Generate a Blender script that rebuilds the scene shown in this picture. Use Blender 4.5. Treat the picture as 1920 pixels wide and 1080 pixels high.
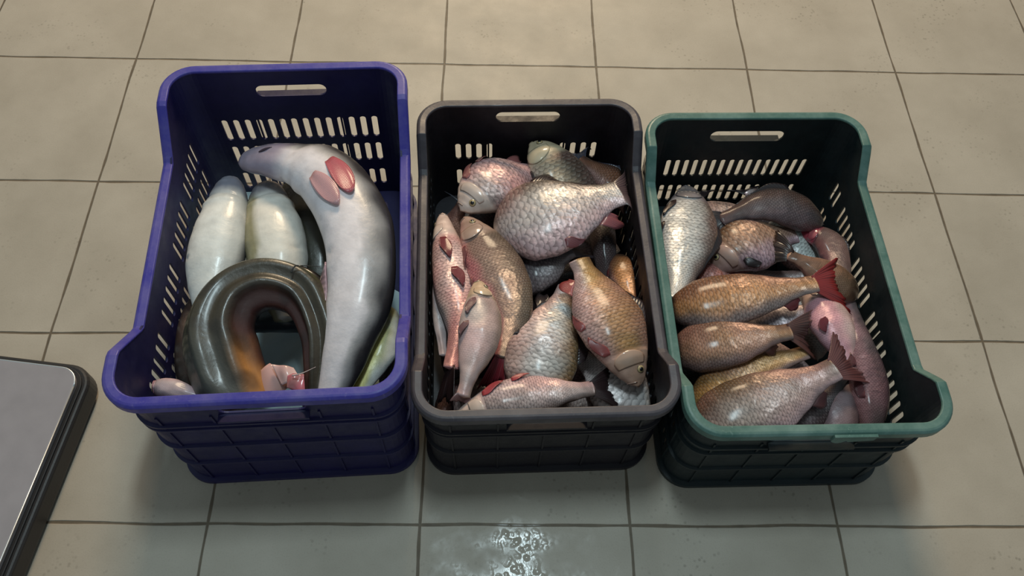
import bpy, bmesh, math, random
from mathutils import Vector, Matrix, noise
SC = bpy.context.scene
for o in list(bpy.data.objects): bpy.data.objects.remove(o)
PI = math.pi
T = 0.333                                   # floor tile pitch in metres

# ---------------------------------------------------------------- camera
F = 1559.28
CAM = Vector((0.77397, -1.33917, 1.32722))
rx, ry, rz = 0.528440, -0.0273343, -0.00283233
RM = Matrix.Rotation(rz, 3, 'Z') @ Matrix.Rotation(ry, 3, 'Y') @ Matrix.Rotation(rx, 3, 'X')
cd = bpy.data.cameras.new('camera'); cam = bpy.data.objects.new('camera', cd)
SC.collection.objects.link(cam); SC.camera = cam
cd.sensor_fit = 'HORIZONTAL'; cd.sensor_width = 36.0; cd.lens = F / 1920 * 36.0
cd.clip_start = 0.02; cd.clip_end = 60
cam.matrix_world = Matrix.Translation(CAM) @ RM.to_4x4()

# ---------------------------------------------------------------- light
w = bpy.data.worlds.new('world'); SC.world = w; w.use_nodes = True
w.node_tree.nodes['Background'].inputs[0].default_value = (0.76, 0.94, 1.0, 1)
w.node_tree.nodes['Background'].inputs[1].default_value = 0.27
def lamp(name, loc, target, size, power, col, shape='RECTANGLE', sy=None):
    l = bpy.data.lights.new(name, 'AREA'); l.shape = shape; l.size = size; l.size_y = sy or size
    l.energy = power; l.color = col
    o = bpy.data.objects.new(name, l); SC.collection.objects.link(o); o.location = loc
    o.rotation_euler = (Vector(target) - Vector(loc)).to_track_quat('-Z', 'Y').to_euler()
    return o
lamp('warm_lamp', (0.80, 2.75, 2.75), (0.85, -0.3, 0), 0.9, 126, (1.0, 0.77, 0.51))
lamp('cool_lamp', (0.80, -0.45, 2.80), (0.80, -0.5, 0), 0.16, 23, (0.74, 0.94, 1.0), sy=0.5)
vs = SC.view_settings
vs.view_transform = 'Standard'; vs.look = 'None'; vs.gamma = 1.0; vs.use_curve_mapping = False
vs.exposure = 0.0

# ---------------------------------------------------------------- helpers
def lin(c):
    return tuple((x / 12.92 if x <= 0.04045 else ((x + 0.055) / 1.055) ** 2.4) for x in c)
def rgb(r, g, b): return lin((r / 255, g / 255, b / 255))
def mixc(a, b, t):
    t = min(1, max(0, t)); return tuple(a[i] + (b[i] - a[i]) * t for i in range(3))
def sm(a, b, x):
    x = min(1, max(0, (x - a) / (b - a))); return x * x * (3 - 2 * x)
def interp(tab, x):
    if x <= tab[0][0]: return tab[0][1]
    for (a, va), (b, vb) in zip(tab, tab[1:]):
        if x <= b:
            f = (x - a) / (b - a); f = f * f * (3 - 2 * f) * .35 + f * .65
            return va + (vb - va) * f
    return tab[-1][1]
def un(u, v, z):                            # a point of the photograph at height z above the floor
    d = RM @ Vector(((u - 960) / F, -(v - 540) / F, -1)); k = (z - CAM.z) / d.z
    return CAM + d * k
def proj(p):
    q = RM.transposed() @ (p - CAM)
    return Vector((960 + F * q.x / -q.z, 540 - F * q.y / -q.z))
def tag(o, label=None, cat=None, group=None, kind=None):
    for k, v in (('label', label), ('category', cat), ('group', group), ('kind', kind)):
        if v: o[k] = v
    return o
def empty(name, loc, rot=0):
    o = bpy.data.objects.new(name, None); SC.collection.objects.link(o); o.location = loc
    o.rotation_euler = (0, 0, rot); o.empty_display_size = .05
    bpy.context.view_layer.update(); return o
CUR = [None]
def press(p):
    C_ = CUR[0]
    if C_ is None: return p
    q = C_.inv @ Vector(p); hx = C_.hx - C_.fl - C_.taper - .0045; hy = C_.hy - C_.fl - C_.taper - .0045; R = .034
    def soft(v, h):
        a = abs(v); k = h - .012
        if a > k: a = k + .012 * (1 - math.exp(-(a - k) / .012))
        return math.copysign(a, v)
    x, y = soft(q.x, hx), soft(q.y, hy); dx, dy = abs(x) - (hx - R), abs(y) - (hy - R)
    if dx > 0 and dy > 0:
        d = math.hypot(dx, dy)
        if d > R: x = math.copysign(hx - R + dx * R / d, x); y = math.copysign(hy - R + dy * R / d, y)
    return C_.root.matrix_world @ Vector((x, y, max(q.z, .018)))
class MB:
    def __init__(s): s.v = []; s.f = []; s.c = []; s.uv = {}; s.k = []
    def vert(s, p, col=(1, 1, 1), k=0.0): s.v.append(tuple(press(p))); s.c.append(col); s.k.append(k); return len(s.v) - 1
    def face(s, idx, uv=None):
        if uv: s.uv[len(s.f)] = uv
        s.f.append(tuple(idx))
    def quadgrid(s, rows, close=False):
        n = len(rows[0])
        for a, b in zip(rows, rows[1:]):
            for j in range(n if close else n - 1):
                s.face((a[j], a[(j + 1) % n], b[(j + 1) % n], b[j]))
    def build(s, name, mat, parent=None, smooth=True, world=False):
        me = bpy.data.meshes.new(name); me.from_pydata(s.v, [], s.f); me.update()
        bm = bmesh.new(); bm.from_mesh(me); bmesh.ops.recalc_face_normals(bm, faces=bm.faces); 
        uvl = bm.loops.layers.uv.new('UVMap') if s.uv else None
        if s.uv:
            bm.faces.ensure_lookup_table()
            for fi, uvs in s.uv.items():
                m = dict(zip(s.f[fi], uvs))
                for l in bm.faces[fi].loops: l[uvl].uv = m[l.vert.index]
        bm.to_mesh(me); bm.free()
        a = me.attributes.new('Col', 'FLOAT_COLOR', 'POINT'); a.data.foreach_set('color', [x for c in s.c for x in (*c, 1)])
        b = me.attributes.new('scl', 'FLOAT', 'POINT'); b.data.foreach_set('value', s.k)
        if smooth: me.polygons.foreach_set('use_smooth', [True] * len(me.polygons))
        me.materials.append(mat); o = bpy.data.objects.new(name, me); SC.collection.objects.link(o)
        if parent:
            o.parent = parent
            if world: o.matrix_parent_inverse = parent.matrix_world.inverted()
        return o
    def box(s, lo, hi, col=(1, 1, 1)):
        i = [s.vert((x, y, z), col) for x in (lo[0], hi[0]) for y in (lo[1], hi[1]) for z in (lo[2], hi[2])]
        for q in ((0, 1, 3, 2), (4, 6, 7, 5), (0, 4, 5, 1), (2, 3, 7, 6), (0, 2, 6, 4), (1, 5, 7, 3)): s.face([i[k] for k in q])
    def tube(s, pts, r, n=8, col=(1, 1, 1)):
        rows = []
        for i, p in enumerate(pts):
            p = Vector(p); a = Vector(pts[max(0, i - 1)]); b = Vector(pts[min(len(pts) - 1, i + 1)])
            t = (b - a).normalized(); x = t.cross(Vector((0, 0, 1)))
            if x.length < 1e-3: x = Vector((1, 0, 0))
            x.normalize(); y = x.cross(t); rr = r[i] if isinstance(r, (list, tuple)) else r
            rows.append([s.vert(p + (x * math.cos(2 * PI * j / n) + y * math.sin(2 * PI * j / n)) * rr, col) for j in range(n)])
        s.quadgrid(rows, True); s.face(rows[0]); s.face(rows[-1])

# ---------------------------------------------------------------- materials
class NT:
    def __init__(s, name):
        s.m = bpy.data.materials.new(name); s.m.use_nodes = True; s.t = s.m.node_tree
        s.b = s.t.nodes['Principled BSDF']; s.o = s.t.nodes['Material Output']
    def n(s, t, **kw):
        x = s.t.nodes.new(t)
        for k, v in kw.items(): setattr(x, k, v)
        return x
    def L(s, a, b): s.t.links.new(a, b)
    def math(s, op, a, b=None, c=None):
        x = s.n('ShaderNodeMath', operation=op)
        for i, q in enumerate((a, b, c)):
            if q is None: continue
            if isinstance(q, (int, float)): x.inputs[i].default_value = q
            else: s.L(q, x.inputs[i])
        return x.outputs[0]
    def noise(s, vec, scale, detail=3, rough=.55):
        x = s.n('ShaderNodeTexNoise'); x.inputs['Scale'].default_value = scale; x.inputs['Detail'].default_value = detail
        x.inputs['Roughness'].default_value = rough
        if vec is not None: s.L(vec, x.inputs['Vector'])
        return x.outputs['Fac']
    def ramp(s, f, stops):
        x = s.n('ShaderNodeValToRGB'); e = x.color_ramp.elements
        while len(e) < len(stops): e.new(.5)
        for i, (p, c) in enumerate(stops):
            e[i].position = p; e[i].color = (*c, 1) if len(c) == 3 else c
        s.L(f, x.inputs[0]); return x.outputs[0]
    def mix(s, f, a, b, bt='MIX'):
        x = s.n('ShaderNodeMix', data_type='RGBA', blend_type=bt)
        if isinstance(f, (int, float)): x.inputs[0].default_value = f
        else: s.L(f, x.inputs[0])
        for i, q in ((6, a), (7, b)):
            if isinstance(q, tuple): x.inputs[i].default_value = (*q, 1)
            else: s.L(q, x.inputs[i])
        return x.outputs[2]
    def mr(s, f, a, b, c, d):
        x = s.n('ShaderNodeMapRange'); s.L(f, x.inputs[0])
        for i, q in enumerate((a, b, c, d)): x.inputs[i + 1].default_value = q
        return x.outputs[0]
    def bump(s, h, strength, dist, nrm=None):
        x = s.n('ShaderNodeBump'); x.inputs['Strength'].default_value = strength; x.inputs['Distance'].default_value = dist
        s.L(h, x.inputs['Height'])
        if nrm: s.L(nrm, x.inputs['Normal'])
        return x.outputs[0]
    def set(s, **kw):
        for k, v in kw.items():
            i = s.b.inputs[k.replace('_', ' ')]
            if isinstance(v, (int, float)): i.default_value = v
            elif isinstance(v, tuple): i.default_value = (*v, 1)
            else: s.L(v, i)

def mat_floor():
    m = NT('wet_ceramic_tiles'); g = m.n('ShaderNodeNewGeometry'); P = g.outputs['Position']
    sp = m.n('ShaderNodeSeparateXYZ'); m.L(P, sp.inputs[0])
    wob = m.noise(P, 5, 1); wob = m.mr(wob, .3, .7, -.0016, .0016)
    ux = m.math('DIVIDE', m.math('ADD', sp.outputs[0], wob), T); uy = m.math('DIVIDE', m.math('ADD', sp.outputs[1], wob), T)
    def dline(u): return m.math('MULTIPLY', m.math('ABSOLUTE', m.math('SUBTRACT', m.math('FRACT', m.math('ADD', u, .5)), .5)), T)
    dx, dy = dline(ux), dline(uy); d = m.math('MINIMUM', dx, dy)
    ed = m.noise(P, 12, 3); hw = m.mr(ed, .3, .7, .0009, .0026)
    grout = m.mr(m.math('SUBTRACT', d, hw), -.0004, .0010, 1, 0)
    cx = m.math('FLOOR', ux); cy = m.math('FLOOR', uy); cc = m.n('ShaderNodeCombineXYZ'); m.L(cx, cc.inputs[0]); m.L(cy, cc.inputs[1])
    wn = m.n('ShaderNodeTexWhiteNoise', noise_dimensions='3D'); m.L(cc.outputs[0], wn.inputs['Vector'])
    base = m.ramp(m.noise(P, 5, 4, .6), [(.3, rgb(160, 150, 136)), (.7, rgb(178, 168, 154))])
    base = m.mix(m.mr(wn.outputs[0], 0, 1, 0, .22), base, rgb(152, 144, 130))
    # fine pitting and little grey specks
    vo = m.n('ShaderNodeTexVoronoi'); vo.inputs['Scale'].default_value = 95; m.L(P, vo.inputs['Vector'])
    sel = m.mr(m.noise(P, 7, 2), .52, .68, 0, 1)
    sp2 = m.math('MULTIPLY', m.mr(vo.outputs['Distance'], .12, .30, .45, 0), sel)
    base = m.mix(sp2, base, rgb(105, 98, 86))
    base = m.mix(m.mr(m.noise(P, 420, 2), .5, .75, 0, .16), base, rgb(120, 112, 100))
    gcol = m.mix(m.noise(P, 30, 3), rgb(72, 62, 50), rgb(120, 106, 88))
    col = m.mix(grout, base, gcol)
    # puddle with splashed drops near the front edge
    vd = m.n('ShaderNodeVectorMath', operation='DISTANCE'); m.L(P, vd.inputs[0]); vd.inputs[1].default_value = (.82, -1.12, 0)
    wet = m.mr(m.math('ADD', vd.outputs['Value'], m.mr(m.noise(P, 14, 3), .3, .7, -.09, .09)), .04, .15, 1, 0)
    r = m.mr(m.noise(P, 12, 4), .3, .7, .48, .62)
    rr = m.math('MULTIPLY', r, m.math('SUBTRACT', 1, m.math('MULTIPLY', wet, .75)))
    drop = m.n('ShaderNodeTexVoronoi', feature='SMOOTH_F1'); drop.inputs['Scale'].default_value = 120; m.L(P, drop.inputs['Vector'])
    hd = m.math('MULTIPLY', m.mr(drop.outputs['Distance'], .1, .6, 1, 0), wet)
    b1 = m.bump(m.math('SUBTRACT', m.mr(m.noise(P, 260, 2), 0, 1, 0, .12), m.math('MULTIPLY', grout, 1.0)), .7, .0016)
    b2 = m.bump(hd, .55, .0016, b1)
    m.set(Base_Color=col, Roughness=rr, Normal=b2, Specular_IOR_Level=.32)
    return m.m

def mat_fish():
    m = NT('wet_fish_skin')
    at = m.n('ShaderNodeAttribute', attribute_name='Col'); ak = m.n('ShaderNodeAttribute', attribute_name='scl')
    uv = m.n('ShaderNodeUVMap', uv_map='UVMap'); sp = m.n('ShaderNodeSeparateXYZ'); m.L(uv.outputs[0], sp.inputs[0])
    tc = m.n('ShaderNodeTexCoord'); P = tc.outputs['Object']
    jit = m.mr(m.noise(P, 60, 2), .3, .7, -.16, .16)
    u = m.math('ADD', sp.outputs[0], jit); v = m.math('ADD', sp.outputs[1], m.math('MULTIPLY', jit, .7))
    def lat(du, dvo):
        dv = m.math('SUBTRACT', m.math('FRACT', m.math('ADD', v, dvo)), .5)
        e = m.math('SQRT', m.math('SUBTRACT', .38, m.math('MULTIPLY', dv, dv)))
        return m.math('SUBTRACT', e, m.math('FRACT', m.math('SUBTRACT', e, m.math('ADD', u, du))))
    h = m.math('MAXIMUM', lat(0, .5), lat(.5, 0))
    K = ak.outputs['Fac']
    dark = m.math('MULTIPLY', m.mr(h, .10, .32, .62, 0), K)
    c = m.mix(dark, at.outputs['Color'], m.mix(.75, at.outputs['Color'], (.02, .014, .012)))
    lite = m.math('MULTIPLY', m.mr(h, .40, .58, 0, .30), K)
    c = m.mix(lite, c, m.mix(.5, at.outputs['Color'], (.85, .80, .72)))
    c = m.mix(m.mr(m.noise(P, 45, 4), .45, .75, 0, .28), c, m.mix(.6, c, (.05, .035, .03)))
    hh = m.math('MULTIPLY', h, K)
    b = m.bump(m.noise(P, 130, 3), .35, .0014); b = m.bump(hh, 1.0, .0032, b)
    m.set(Base_Color=c, Roughness=m.mr(m.noise(P, 50, 3), .3, .7, .30, .50), Normal=b, Specular_IOR_Level=.5, Coat_Weight=.22, Coat_Roughness=.16,
          Metallic=m.math('MULTIPLY', K, .18))
    return m.m

def mat_fin():
    m = NT('wet_fin'); at = m.n('ShaderNodeAttribute', attribute_name='Col')
    uv = m.n('ShaderNodeUVMap', uv_map='UVMap'); sp = m.n('ShaderNodeSeparateXYZ'); m.L(uv.outputs[0], sp.inputs[0])
    x = m.math('MULTIPLY', sp.outputs[0], 17.0); tri = m.math('ABSOLUTE', m.math('SUBTRACT', m.math('FRACT', x), .5))
    c = m.mix(m.mr(tri, .1, .5, .5, 0), at.outputs['Color'], m.mix(.7, at.outputs['Color'], (.01, .008, .008)))
    m.set(Base_Color=c, Roughness=.3, Normal=m.bump(tri, .6, .0012), Coat_Weight=.3, Coat_Roughness=.15)
    return m.m

def mat_gloss(name, rough=.12):
    m = NT(name); at = m.n('ShaderNodeAttribute', attribute_name='Col'); m.set(Base_Color=at.outputs['Color'], Roughness=rough, Coat_Weight=.6); return m.m

def mat_plastic(name, c, worn, amt=.5, rough=.38):
    m = NT(name); tc = m.n('ShaderNodeTexCoord'); P = tc.outputs['Object']
    f = m.mr(m.noise(P, 14, 5, .7), .42, .72, 0, amt)
    mp = m.n('ShaderNodeMapping'); mp.inputs['Scale'].default_value = (1, 1, .25); mp.inputs['Rotation'].default_value = (.4, .7, .3); m.L(P, mp.inputs[0])
    sc = m.mr(m.noise(mp.outputs[0], 160, 3, .6), .62, .72, 0, amt * .7)
    col = m.mix(m.math('MAXIMUM', f, sc), c, worn)
    m.set(Base_Color=col, Roughness=m.mr(m.noise(P, 40, 3), .3, .7, rough - .08, rough + .14), Normal=m.bump(m.noise(P, 220, 3), .2, .0006))
    return m.m

def mat_simple(name, c, rough, metal=0.0, bump=0.0, bs=300):
    m = NT(name); tc = m.n('ShaderNodeTexCoord'); P = tc.outputs['Object']
    c2 = m.mix(m.mr(m.noise(P, 25, 4), .35, .7, 0, .35), c, tuple(x * .7 for x in c))
    m.set(Base_Color=c2, Roughness=rough, Metallic=metal)
    if bump: m.set(Normal=m.bump(m.noise(P, bs, 2), bump, .0005))
    return m.m
M_FLOOR = mat_floor(); M_FISH = mat_fish(); M_FIN = mat_fin(); M_EYE = mat_gloss('fish_eye'); M_WET = mat_gloss('wet_flesh', .25)

# ---------------------------------------------------------------- floor
mb = MB(); mb.box((-3.2, -2.8, -.02), (4.8, 3.6, 0)); fl = mb.build('floor', M_FLOOR, smooth=False); tag(fl, kind='structure')

# ---------------------------------------------------------------- crates
class Crate:
    """rounded rectangular plastic crate, high at both ends and lower along the sides"""
    def __init__(s, name_loc, ang, wx, ly, H, HL, hi_len, lo_at, label, mats, rows, hand, endslots, group=None, side_extra=None, nside=24):
        s.H, s.HL, s.hi, s.lo = H, HL, hi_len, lo_at
        s.hx, s.hy = wx / 2, ly / 2; s.fl = .0125; s.R = .052; s.taper = .003
        s.root = empty('plastic_crate', (*name_loc, 0), math.radians(ang)); tag(s.root, label, 'crate')
        s.mats = mats; s.rows = rows; s.hand = hand; s.es = endslots; s.nside = nside; s.side_extra = side_extra
        s.inv = s.root.matrix_world.inverted(); s.walls(); s.rim(); s.bottom(); s.ribs()
    def ztop(s, y):
        d = s.hy - abs(y); f = (d - s.hi) / (s.lo - s.hi); f = min(1, max(0, f))
        return s.H - (s.H - s.HL) * f
    def cols(s):
        """perimeter columns (segment, parameter)"""
        L = []
        def seg(k, n):
            for i in range(n): L.append((k, -1 + 2 * i / n))
        def cor(k, n=8):
            for i in range(n): L.append((k, i / n))
        ne = s.es['n']; m = s.es['pitch'] * ne / 2 / (s.hx - s.fl - (s.R - s.fl)); 
        return L
    def pt(s, k, t, z, off):
        """k: 0 back wall(+y) 1 corner 2 right wall... ; off>0 outward from the wall's outer face"""
        tp = s.taper * (1 - z / s.H)
        hx = s.hx - s.fl - tp + off; hy = s.hy - s.fl - tp + off; r = s.R - s.fl + off
        # straight half-lengths are constant so that columns stay put
        sx = s.hx - s.R - tp; sy = s.hy - s.R - tp
        if k == 0: return Vector((-t * sx, hy, z))
        if k == 2: return Vector((-hx, -t * sy, z))
        if k == 4: return Vector((t * sx, -hy, z))
        if k == 6: return Vector((hx, t * sy, z))
        c = {1: (-sx, sy, PI / 2), 3: (-sx, -sy, PI), 5: (sx, -sy, 1.5 * PI), 7: (sx, sy, 0)}[k]
        a = c[2] + t * PI / 2
        return Vector((c[0] + r * math.cos(a), c[1] + r * math.sin(a), z))
    def zt(s, k, t):
        return s.ztop(s.pt(k, t, s.HL, 0).y)
    def columns(s):
        L = []; sx = s.hx - s.R; sy = s.hy - s.R
        for k in range(8):
            if k % 2: 
                for i in range(8): L.append((k, i / 8, None))
            else:
                half, n, p = (sx, s.es['n'], s.es['pitch']) if k in (0, 4) else (sy, s.nside, s.es['pitch'])
                p = min(p, 2 * half / (n + .4)); e = p * n / 2 / half
                L.append((k, -1, None))
                for i in range(n): L.append((k, -e + 2 * e * i / n, i))
                L.append((k, e, None))
        return L
    def walls(s):
        mb = MB(); C = s.columns(); N = len(C); th = .003
        lv = [0.0]
        for a, b in s.rows: lv += [a, b]
        base = s.HL - .014
        lv.append(base); ex = [base]
        if s.side_extra: pass
        hz0, hz1, hw = s.hand
        up = [hz0, hz1, s.H]
        nl = len(lv)
        def zz(c, li):
            if li < nl: return lv[li]
            z = up[li - nl]; zt = s.zt(C[c % N][0], C[c % N][1])
            return base + (z - base) * (zt - base) / (s.H - base)
        tot = nl + 3; cache = {}
        def V(c, li, o):
            key = (c % N, li, o)
            if key not in cache: cache[key] = mb.vert(s.pt(C[c % N][0], C[c % N][1], zz(c, li), -o * th))
            return cache[key]
        def hole(c0, c1, l0, l1, rx, rz, n=4):
            """rectangular patch with a rounded hole, both skins and the hole's rim"""
            k = C[c0][0]; ta = C[c0][1]; tb = C[c1 % N][1] if C[c1 % N][0] == k else 1
            za, zb = zz(c0, l0), zz(c0, l1)
            if zz(c1, l1) != zb: zb = min(zb, zz(c1, l1))
            if k % 4 == 2:
                tc = s.zt(k, (ta + tb) / 2)
            half = (tb - ta) / 2 * (s.hx - s.R if k in (0, 4) else s.hy - s.R)
            mx, mz, wz = (ta + tb) / 2, (za + zb) / 2, (zb - za) / 2
            hx_, hz_ = half * rx, wz * rz; cr = min(hx_, hz_) * .95
            ring = []
            for ci, (gx, gz) in enumerate(((1, 1), (-1, 1), (-1, -1), (1, -1))):
                for i in range(n + 1):
                    a = ci * PI / 2 + i / n * PI / 2
                    ring.append((gx * (hx_ - cr) + cr * math.cos(a), gz * (hz_ - cr) + cr * math.sin(a)))
            skins = []
            for o in (0, 1):
                rv = [mb.vert(s.pt(k, mx + x / half * (tb - ta) / 2, mz + z, -o * th)) for x, z in ring]
                cv = [V(c1, l1, o), V(c0, l1, o), V(c0, l0, o), V(c1, l0, o)]
                m = n + 1
                for ci in range(4):
                    for i in range(n): mb.face((cv[ci], rv[ci * m + i], rv[ci * m + i + 1]))
                    mb.face((cv[ci], rv[ci * m + n], rv[(ci * m + n + 1) % len(rv)], cv[(ci + 1) % 4]))
                skins.append(rv)
            a, b = skins
            for i in range(len(a)): mb.face((a[i], a[(i + 1) % len(a)], b[(i + 1) % len(a)], b[i]))
        hcols = {}
        for k in (0, 4):
            ids = [i for i in range(N) if C[i][0] == k and C[i][2] is not None]
            half = (s.hx - s.R)
            ids = [i for i in ids if abs(C[i][1] * half + s.es['pitch'] / 2) < hw + s.es['pitch'] * .2]
            hcols[k] = (min(ids), max(ids) + 1)
        done = set()
        for c in range(N):
            k, t, i = C[c]
            for l in range(tot - 1):
                slot = i is not None and l < nl - 1 and l % 2 == 1
                if slot and k in (0, 4) and s.es.get('skip') and i in s.es['skip']: slot = False
                if slot and k in (2, 6) and (i % 6 == 5): slot = False
                if slot and k == 4 and not (l == nl - 2 and i in s.es['front']): slot = False
                if l == nl and k in hcols and hcols[k][0] <= c < hcols[k][1]:
                    if c == hcols[k][0]: hole(c, hcols[k][1], l, l + 1, .97, .92, 6)
                    continue
                if slot: hole(c, c + 1, l, l + 1, .52, .97)
                else:
                    for o in (0, 1): mb.face((V(c, l, o), V(c + 1, l, o), V(c + 1, l + 1, o), V(c, l + 1, o)))
            mb.face((V(c, 0, 0), V(c + 1, 0, 0), V(c + 1, 0, 1), V(c, 0, 1)))
            mb.face((V(c, tot - 1, 0), V(c + 1, tot - 1, 0), V(c + 1, tot - 1, 1), V(c, tot - 1, 1)))
        s.wall = mb.build('crate_wall', s.mats[0], s.root, smooth=False)
    def fine(s):
        L = []
        for k in range(8):
            n = 10 if k % 2 else (8 if k in (0, 4) else 60)
            for i in range(n): L.append((k, i / n if k % 2 else -1 + 2 * i / n))
        return L
    def rim(s):
        mb = MB(); fl = s.fl
        prof = [(-.004, .0), (-.003, .0022), (fl * .5, .003), (fl - .003, .0022), (fl, -.001), (fl, -.015), (fl - .003, -.015), (fl - .003, -.003), (-.0035, -.003)]
        rows = []
        for k, t in s.fine():
            z = s.zt(k, t); row = []
            for off, dz in prof:
                p = s.pt(k, t, z, 0); q = s.pt(k, t, s.H, off) - s.pt(k, t, s.H, 0)
                row.append(mb.vert(p + q + Vector((0, 0, dz))))
            rows.append(row)
        rows.append(rows[0]); mb.quadgrid(rows, True)
        s.rimo = mb.build('rim', s.mats[1], s.root, smooth=False)
        bpy_mod = s.rimo.modifiers.new('soft', 'BEVEL'); bpy_mod.width = .0012; bpy_mod.segments = 2; bpy_mod.limit_method = 'ANGLE'
    def bottom(s):
        mb = MB(); R = []
        for z in (0.004, 0.010):
            R.append([mb.vert(s.pt(k, t, z, -.002)) for k, t in s.fine()])
        mb.face(R[0]); mb.face(R[1]); mb.quadgrid([R[0], R[1]], True)
        for x in (-.09, -.03, .03, .09):
            mb.box((x - .003, -s.hy + .05, .010), (x + .003, s.hy - .05, .014))
        mb.build('crate_base', s.mats[0], s.root, smooth=False)
    def ribs(s):
        """horizontal bands and upright ribs moulded on the outside"""
        mb = MB(); zs = [0.006] + [b + .006 for a, b in s.rows] + [s.HL - .030]
        for zi, z in enumerate(zs):
            hgt = .012 if zi == 0 else .007; dep = .008 if zi == 0 else .0045
            rows = []
            for k, t in s.fine():
                rows.append([mb.vert(s.pt(k, t, z + dz, o)) for o, dz in ((-.001, -hgt / 2), (dep, -hgt / 2 + .001), (dep, hgt / 2 - .001), (-.001, hgt / 2))])
            rows.append(rows[0]); mb.quadgrid(rows, True)
        for k, n in ((0, 5), (4, 5), (2, 7), (6, 7)):
            for i in range(n):
                t = -1 + 2 * i / (n - 1)
                top = s.zt(k, t) - .015; pr = []
                hl = (s.hx if k in (0, 4) else s.hy) - s.R; e = .0015 / hl
                if k in (0, 4) : top = min(top, s.hand[0] - .004)
                for z in (0.0, top):
                    pr.append([mb.vert(s.pt(k, t + a, z, o)) for a, o in ((-e, -.001), (-e, .0022), (e, .0022), (e, -.001))])
                mb.quadgrid(pr, True); mb.face(pr[0]); mb.face(pr[1])
        mb.build('rib', s.mats[2], s.root, smooth=False)
        for sg, nm in ((1, 'back'), (-1, 'front')):
            mb = MB(); hz0, hz1, hw = s.hand; y = sg * (s.hy - s.fl - .001)
            y = sg * (s.hy - s.fl - s.taper * (1 - hz0 / s.H))
            pts = [(-hw, y + sg * .005, hz0 - .0035), (hw, y + sg * .005, hz0 - .0035)]
            mb.box((-hw, min(y - sg * .002, y + sg * .012), hz0 - .006), (hw, max(y - sg * .002, y + sg * .012), hz0 - .0005))
            mb.build('handle_grip', s.mats[0], s.root, smooth=False)

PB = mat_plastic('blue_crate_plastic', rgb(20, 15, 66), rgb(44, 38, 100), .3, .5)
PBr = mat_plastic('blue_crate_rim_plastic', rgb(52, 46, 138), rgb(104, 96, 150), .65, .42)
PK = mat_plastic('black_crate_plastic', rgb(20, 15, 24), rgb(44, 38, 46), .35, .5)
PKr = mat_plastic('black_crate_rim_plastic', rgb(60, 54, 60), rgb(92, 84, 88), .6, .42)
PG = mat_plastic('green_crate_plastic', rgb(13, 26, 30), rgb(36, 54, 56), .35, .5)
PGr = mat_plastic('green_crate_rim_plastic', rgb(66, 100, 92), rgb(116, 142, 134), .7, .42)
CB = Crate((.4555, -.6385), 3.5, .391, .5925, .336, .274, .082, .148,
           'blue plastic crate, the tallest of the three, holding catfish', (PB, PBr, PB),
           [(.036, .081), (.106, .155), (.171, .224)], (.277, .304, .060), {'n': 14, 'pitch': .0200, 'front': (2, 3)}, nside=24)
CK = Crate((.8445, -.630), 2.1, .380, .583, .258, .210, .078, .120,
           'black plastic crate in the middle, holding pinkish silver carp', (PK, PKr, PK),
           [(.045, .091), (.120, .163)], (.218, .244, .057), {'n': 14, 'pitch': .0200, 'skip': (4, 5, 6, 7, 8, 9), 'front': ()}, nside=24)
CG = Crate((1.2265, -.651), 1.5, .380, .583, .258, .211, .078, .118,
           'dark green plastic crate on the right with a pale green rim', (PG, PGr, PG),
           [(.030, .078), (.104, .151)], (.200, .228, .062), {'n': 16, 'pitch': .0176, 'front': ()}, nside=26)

# ---------------------------------------------------------------- fish
CARP_D = [(0, .10), (.015, .20), (.04, .30), (.09, .44), (.16, .62), (.25, .82), (.35, .96), (.45, 1.0), (.58, .90), (.70, .70), (.82, .46), (.92, .34), (1, .33)]
CARP_V = [(0, .10), (.015, .20), (.04, .30), (.09, .44), (.16, .60), (.25, .78), (.35, .94), (.48, 1.0), (.62, .90), (.74, .68), (.84, .44), (.92, .34), (1, .33)]
CARP_T = [(0, .12), (.015, .24), (.04, .38), (.10, .62), (.18, .86), (.24, .92), (.35, 1.0), (.50, .97), (.65, .78), (.80, .50), (.92, .28), (1, .20)]
def catmull(P, n):
    if len(P) == 2: P = [P[0], (P[0] + P[1]) / 2, P[1]]
    Q = [P[0] * 2 - P[1]] + P + [P[-1] * 2 - P[-2]]; out = []
    for i in range(1, len(Q) - 2):
        for j in range(n):
            t = j / n; a, b, c, d = Q[i - 1:i + 3]
            out.append(.5 * ((2 * b) + (c - a) * t + (2 * a - 5 * b + 4 * c - d) * t * t + (3 * b - a - 3 * c + d) * t ** 3))
    out.append(P[-1].copy()); return out
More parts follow.
